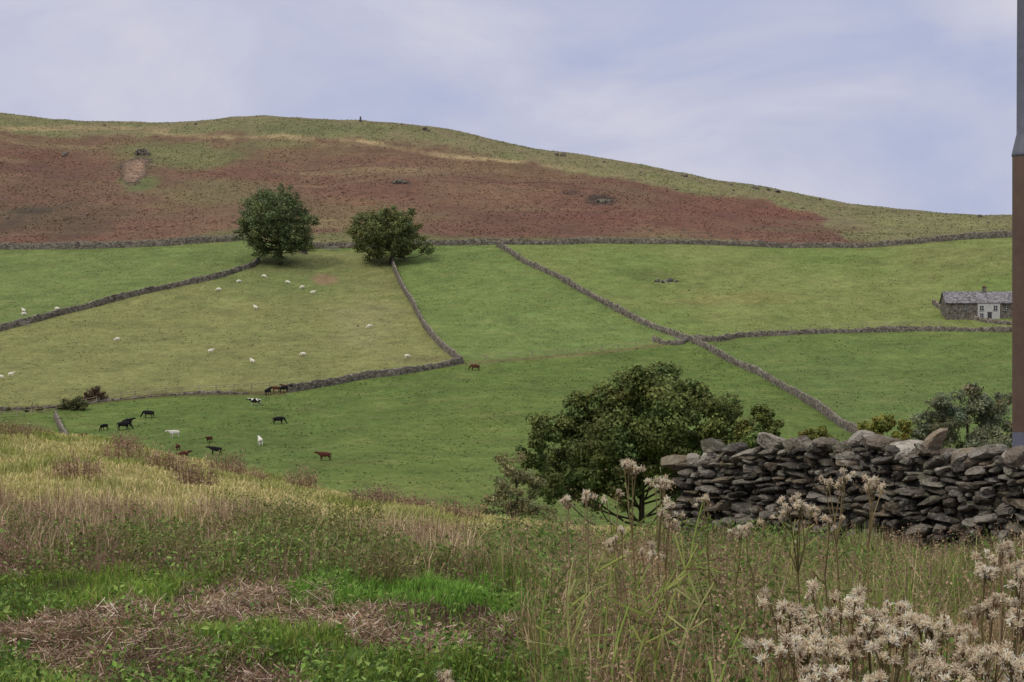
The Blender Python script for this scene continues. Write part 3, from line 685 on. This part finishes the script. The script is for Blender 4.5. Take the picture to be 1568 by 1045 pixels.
# weedy band
mb=MB()
def weedbush(cx,cy,r,h,n,cols,ls=.05,stem=(110,96,70),ns=40):
    a=rng.uniform(0,TAU,ns);q=np.sqrt(rng.random(ns))*r;sx=cx+np.cos(a)*q;sy=cy+np.sin(a)*q
    hh=h*rng.uniform(.55,1.1,ns)*(1-.45*(q/r)**2);P0=pts(sx,sy)
    ln=rng.uniform(.05,.4,ns)
    blades(mb,P0,hh,.007,a+rng.normal(0,.5,ns),ln,pick([stem],ns,1.2,.3))
    i=rng.integers(0,ns,n);t=rng.uniform(.15,1.0,n)**.8;P=P0[i].copy();P[:,2]+=hh[i]*t;sp=.04+.1*h*(1-t)
    P[:,0]+=np.cos(a[i])*ln[i]*hh[i]*t**2*.8+rng.normal(0,1,n)*sp;P[:,1]+=np.sin(a[i])*ln[i]*hh[i]*t**2*.8+rng.normal(0,1,n)*sp
    leaves(mb,P,ls*rng.uniform(.6,1.3,n),pick(cols,n,1.3,.35)*rng.uniform(.75,1.2),up=.5,asp=.4)
OL=[(108,112,64),(96,104,56),(120,118,76),(84,92,50)];GR=[(96,120,58),(84,106,50),(110,128,66)];BR=[(142,118,100),(118,98,84),(156,134,114)]
for k in range(200):
    px=rng.uniform(-200,880);d=rng.uniform(13.8,21.5);x=(px-CX)/F*d
    dens=math.exp(-((px-480)/130)**2)
    u_=rng.random()
    if u_<.2+.5*dens: weedbush(x,d,rng.uniform(.2,.45),rng.uniform(.22,.38)+.13*dens,500,OL if rng.random()<.6 else GR,.04)
    elif u_<.92: weedbush(x,d,rng.uniform(.2,.4),rng.uniform(.22,.46),260,BR,.024,(130,108,90),60)
    else: weedbush(x,d,rng.uniform(.2,.4),rng.uniform(.15,.3),400,GR,.035)
for px,d,hh in [(430,16.5,.6),(500,16,.66),(545,16.5,.5),(390,17,.45),(470,17.5,.55),(760,18,.4),(800,17,.4),(730,19,.36),(330,15.5,.34),(290,16,.32),(180,15.5,.34),(60,16,.34)]:
    weedbush((px-CX)/F*d,d,.45,hh,1500,OL,.036)
mb.build('bramble_and_willowherb',M_leaf)
mb=MB()
for px,d in [(195,38),(255,33),(350,38),(50,44),(375,36),(190,34),(560,30),(590,32),(640,34),(20,40),(700,30),(120,27),(465,36),(300,28)]:
    weedbush((px-CX)/F*d,d,rng.uniform(.25,.45),rng.uniform(.35,.6),750,BR+[(104,82,68)],.045,(104,82,68),90)
mb.build('dock_plants',M_leaf)
# dry stalks in band left/centre
mb=MB();n=24000;px,x,y=samp(n,-250,900,14.5,21.5);cl=fbm(x/.6,y/1.2,91,3);k=cl>rng.uniform(.38,.68,n);x=x[k];y=y[k];cl=cl[k];n=len(x)
blades(mb,pts(x,y),rng.uniform(.12,.38,n)*(.5+cl),.006,rng.uniform(0,TAU,n),rng.uniform(.1,.7,n),pick([(176,158,132),(152,132,112),(190,174,142),(126,106,90),(140,138,88)],n,1.25,.35))
mb.build('dry_tall_grass',M_grass)
# right hand rank growth
def rightedge(y): return ip(y,[(6,900),(8,850),(9,835),(12,850),(14,800),(17,740),(20,720)])
mb=MB();n=100000;px,x,y=samp(n,700,1800,5.2,19.5)
k=(px>rightedge(y)+rng.normal(0,25,n));wallx=(y<18.6-(x-1.7)*.94-.45)|(px<1040);k&=wallx;px=px[k];x=x[k];y=y[k];n=len(x)
cl=fbm(x/.5,y/1.1,93,3)+.06*np.exp(-((px-1130)/160)**2);hs=ip(y,[(5,.42),(7,.48),(9,.54),(12,.42),(14,.36),(19,.3)])
c=pick([(162,144,114),(140,120,94),(112,94,76),(182,166,132),(130,126,80),(108,114,60),(92,108,52)],n,1.25,.35)
gmask=(cl>.53)[:,None];c=np.where(gmask&(rng.random((n,1))<.6),pick([(92,116,54),(108,130,62),(122,136,74)],n,1.2),c)
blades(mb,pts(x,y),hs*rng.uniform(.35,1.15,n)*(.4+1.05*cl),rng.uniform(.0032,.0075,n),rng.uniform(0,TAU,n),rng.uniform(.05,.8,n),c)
mb.build('tall_grass',M_grass)
mb=MB();n=60000;px,x,y=samp(n,720,1800,5.5,18.5);k=(px>rightedge(y)-20)&((y<18.6-(x-1.7)*.94-.4)|(px<1040));x=x[k];y=y[k];px=px[k];n=len(x)
cl=fbm(x/.4,y/.9,95,3)+.17*np.exp(-((px-1130)/150)**2)+.15*np.exp(-((px-830)/60)**2);k=cl>.49;x=x[k];y=y[k];cl=cl[k];n=len(x)
leaves(mb,pts(x,y,rng.uniform(.02,.48,n)*np.clip(cl*1.4,.3,1)),rng.uniform(.025,.055,n),pick([(90,116,54),(76,100,46),(112,132,70),(98,102,60)],n,1.25,.35),up=.6,asp=.38)
mb.build('nettles',M_leaf)
# seeding stalks (dock / willowherb)
mb=MB()
ns=1500;px,x,y=samp(ns,740,1750,6.,16.5);k=(px>rightedge(y))&((y<18.6-(x-1.7)*.94-.5)|(px<1040));x=x[k];y=y[k];ns=len(x)
h=rng.uniform(.45,.88,ns)*ip(y,[(5,.8),(9,.85),(12,.65),(17,.5)]);a=rng.uniform(0,TAU,ns);ln=rng.uniform(.05,.4,ns);P0=pts(x,y)
sc_=pick([(140,118,98),(116,96,82),(162,142,118)],ns,1.1,.3);blades(mb,P0,h,.006,a,ln,sc_)
n=ns*34;i=rng.integers(0,ns,n);t=rng.uniform(.45,1.,n);P=P0[i].copy();P[:,2]+=h[i]*t*np.sqrt(1-.5*ln[i]**2)
bend=ln[i]*h[i]*(.9*t**2);P[:,0]+=np.cos(a[i])*bend+rng.normal(0,.014,n);P[:,1]+=np.sin(a[i])*bend+rng.normal(0,.014,n)
leaves(mb,P,rng.uniform(.010,.020,n),sc_[i]*rng.uniform(.7,1.35,(n,1)),up=.2,asp=.6)
mb.build('dock_seed_stalks',M_grass)
# long green arching stems
mb=MB()
for (a0,b0,a1,b1,d) in [(930,1030,1000,870,7.2),(960,1045,1040,880,7.),(990,1045,1075,840,7.1),(935,1000,960,800,8.2),(1010,1045,1100,900,6.8),(900,1045,880,860,7.6),(850,1045,845,880,7.8),(1090,1045,1150,960,6.2),(870,990,930,850,8),(1060,900,1085,760,9.),(1240,900,1225,800,9),(960,980,1010,900,7.4)]:
    b=np.array([(a0-CX)/F*d,d,0.]);b[2]=Z(b[0],b[1]);t=np.array([(a1-CX)/F*d,d+.15,(CY-b1)/F*d]);q=np.linspace(0,1,8)[:,None]
    p=b+(t-b)*q+np.array([-.05,0,.06])*np.sin(q*np.pi);c=pick([(150,160,88),(130,150,76),(156,160,104)],1,1.15)[0]
    tube(mb,p,np.linspace(.006,.0025,8),c,5)
    nl=14;i=rng.integers(1,7,nl);dv=rng.normal(size=(nl,3))*[.6,.6,.3]+[0.2,0,.5];dv/=np.linalg.norm(dv,axis=1)[:,None]
    spikes(mb,p[i],dv,rng.uniform(.08,.2,nl),.009,c*.85)
mb.build('green_plant_stems',M_grass)

# ---------------------------------------------------------------- thistles gone to seed
def thistle(heads,base,D):
    e=MB();bx,by=base;bz=float(Z(bx,by));sc=pick([(130,116,84),(114,108,70),(140,122,96)],1,1.)[0]
    H=np.array([((a-CX)/F*d,d,(CY-b)/F*d) for a,b,d in heads]);cen=H.mean(0)
    fork=np.array([bx+(cen[0]-bx)*.6,by+(cen[1]-by)*.6,bz+(cen[2]-bz)*.72])
    tube(e,[(bx,by,bz-.03),((bx+fork[0])/2+.02,(by+fork[1])/2,(bz+fork[2])/2),fork],[.0055,.0045,.0035],sc,6)
    for h in H:
        mid=(fork+h)/2+np.array([rng.normal(0,.012),rng.normal(0,.012),-.015])
        tube(e,[fork,mid,h],[.003,.0024,.0018],sc,5)
        nh=rng.integers(2,5)
        for q in range(nh):
            c=h+rng.normal(0,.019,3)*[1,1,.75];tube(e,[mid*.3+h*.7,(h+c)/2,c],[.0018,.0015,.0015],sc,4)
            r=rng.uniform(.007,.0155);tube(e,[c-[0,0,r*1.3],c-[0,0,r*.6],c+[0,0,r*.1]],[.002,r*.4,r*.25],lin((112,88,64)),7)
            tone=rng.uniform(.7,1.25);off=rng.normal(0,.5,3)
            n=rng.integers(100,180);d=rng.normal(size=(n,3))+off*.7;d[:,2]+=.4;d/=np.linalg.norm(d,axis=1)[:,None]
            col=pick([(240,230,208),(224,210,186),(248,242,222),(188,168,142)],n,tone,.12)
            spikes(e,np.repeat(c[None],n,0)+d*r*.15+rng.normal(0,.0035,(n,3)),d,r*rng.uniform(.3,1.2,n),.0020,np.clip(col,0,.9),1)
    n=22;t=rng.uniform(.1,1,n)[:,None];P=np.array([bx,by,bz])+(fork-np.array([bx,by,bz]))*t;d=rng.normal(size=(n,3))*[1,1,.3]+[0,0,.1];d/=np.linalg.norm(d,axis=1)[:,None]
    spikes(e,P,d,rng.uniform(.04,.12,n),.010,pick([(118,116,74),(132,114,86),(98,110,60)],n,1.1,.2))
    n=46;i=rng.integers(0,len(H),n);P=H[i]+rng.normal(0,.03,(n,3))-[0,0,.02];leaves(e,P,rng.uniform(.008,.015,n),pick([(126,102,78),(146,124,98),(100,82,62)],n,1.1,.3),asp=.6)
    return e.build('thistle',[M_grass,M_fluff])
def cluster(px,py,n,sx,sy,d,bpx=None):
    hs=[(px+rng.normal(0,sx),py+rng.normal(0,sy),d+rng.normal(0,.12)) for _ in range(n)]
    b=((px if bpx is None else bpx)-CX)/F*d;thistle(hs,(b,d+.05),d)
for a in [(962,716,4,10,4,8.2,975),(1010,738,5,16,5,8.2,1000),(1030,778,3,12,6,8.,1015),(895,762,2,6,5,8.4,905),(860,772,2,6,3,8.5,880),(940,752,2,10,6,8.6,945),
          (1280,738,5,12,4,8.,1285),(1335,742,5,10,5,8.,1320),(1218,780,6,14,5,7.6,1225),(1265,795,2,8,5,7.8,1270),(1150,800,2,12,8,8.2,1150),(1085,772,2,6,5,8.4,1090),
          (1000,850,2,10,8,7.6,1005),(950,830,2,6,6,8,955),(1130,815,3,6,5,8,1125),(1040,806,2,8,6,8.,1040),
          (1205,935,5,12,14,4.7,1230),(1240,965,6,20,16,4.6,1250),(1290,922,8,24,8,4.6,1300),(1330,945,6,22,12,4.5,1330),(1370,945,6,20,12,4.7,1350),(1300,990,6,26,14,4.4,1310),(1400,970,5,22,16,4.5,1390),(1440,955,6,20,10,4.6,1430),
          (1450,1000,6,26,18,4.3,1440),(1370,1015,5,26,16,4.3,1380),(1220,1010,5,24,16,4.3,1240),(1175,985,3,10,10,4.7,1190),(1510,1010,7,26,18,4.2,1500),(1550,960,6,18,16,4.4,1540),(1530,850,5,14,8,5.2,1540),(1555,895,5,14,12,5.,1550),(1505,875,2,10,8,5.1,1520),(1500,930,3,16,12,4.8,1505),
          (1600,940,5,20,20,4.5,1600),(1590,870,4,16,14,4.8,1590),(1560,1020,6,18,12,4.2,1555),(1300,1035,5,30,10,4.1,1310),(1450,1040,5,30,10,4.1,1450),(1570,820,2,8,6,5.4,1570),
          (690,1046,2,12,3,5.5,700)]:
    cluster(*a)

# ---------------------------------------------------------------- world, sun, camera
w=bpy.data.worlds.new('World');scene.world=w;w.use_nodes=True;N=w.node_tree.nodes;Lk=w.node_tree.links
bg=N['Background'];bg.inputs['Strength'].default_value=1.0
EL=math.radians(48);AZ=math.radians(225)   # azimuth measured clockwise from +Y
sky=N.new('ShaderNodeTexSky');sky.sky_type='NISHITA';sky.sun_disc=False;sky.sun_elevation=EL;sky.sun_rotation=AZ
sk=N.new('ShaderNodeVectorMath');sk.operation='SCALE';sk.inputs['Scale'].default_value=.07;Lk.new(sky.outputs[0],sk.inputs[0])
tc=N.new('ShaderNodeTexCoord');mp=N.new('ShaderNodeMapping');mp.inputs['Scale'].default_value=(1,1,2.2);mp.inputs['Rotation'].default_value=(0,.25,0);Lk.new(tc.outputs['Generated'],mp.inputs['Vector'])
n1=N.new('ShaderNodeTexNoise');n1.inputs['Scale'].default_value=5.5;n1.inputs['Detail'].default_value=7;n1.inputs['Roughness'].default_value=.56;n1.inputs['Distortion'].default_value=.5;Lk.new(mp.outputs[0],n1.inputs['Vector'])
cr=N.new('ShaderNodeValToRGB');Lk.new(n1.outputs['Fac'],cr.inputs[0]);e=cr.color_ramp.elements
e[0].position=.34;e[0].color=(*lin((180,187,217)),1);e[1].position=.66;e[1].color=(*lin((216,213,226)),1)
sp=N.new('ShaderNodeSeparateXYZ');Lk.new(tc.outputs['Generated'],sp.inputs[0])
mr=N.new('ShaderNodeMapRange');mr.inputs['From Min'].default_value=.2;mr.inputs['From Max'].default_value=1;mr.inputs['To Min'].default_value=0;mr.inputs['To Max'].default_value=1;Lk.new(sp.outputs['Z'],mr.inputs['Value'])
zc_=N.new('ShaderNodeMix');zc_.data_type='RGBA';Lk.new(mr.outputs[0],zc_.inputs['Factor']);zc_.inputs[6].default_value=(1,1,1,1);zc_.inputs[7].default_value=(2.1,2.0,1.6,1)
sv=N.new('ShaderNodeVectorMath');sv.operation='MULTIPLY';Lk.new(cr.outputs[0],sv.inputs[0]);Lk.new(zc_.outputs[2],sv.inputs[1])
mx=N.new('ShaderNodeMix');mx.data_type='RGBA';mx.inputs['Factor'].default_value=.9;Lk.new(sk.outputs[0],mx.inputs[6]);Lk.new(sv.outputs[0],mx.inputs[7]);Lk.new(mx.outputs[2],bg.inputs['Color'])
sd=bpy.data.lights.new('sun','SUN');sd.energy=1.45;sd.angle=math.radians(12);sd.color=(1,.94,.83);so=bpy.data.objects.new('sun',sd);scene.collection.objects.link(so)
dirv=Vector((math.sin(AZ)*math.cos(EL),math.cos(AZ)*math.cos(EL),math.sin(EL)));so.rotation_euler=dirv.to_track_quat('Z','Y').to_euler()
cd=bpy.data.cameras.new('camera');cam=bpy.data.objects.new('camera',cd);scene.collection.objects.link(cam)
cd.sensor_width=36;cd.lens=36*F/1568;cd.clip_start=.1;cd.clip_end=12000;cam.location=(0,0,0);cam.rotation_euler=(math.radians(90),0,0);scene.camera=cam
scene.view_settings.view_transform='Standard';scene.view_settings.look='None';scene.view_settings.exposure=0
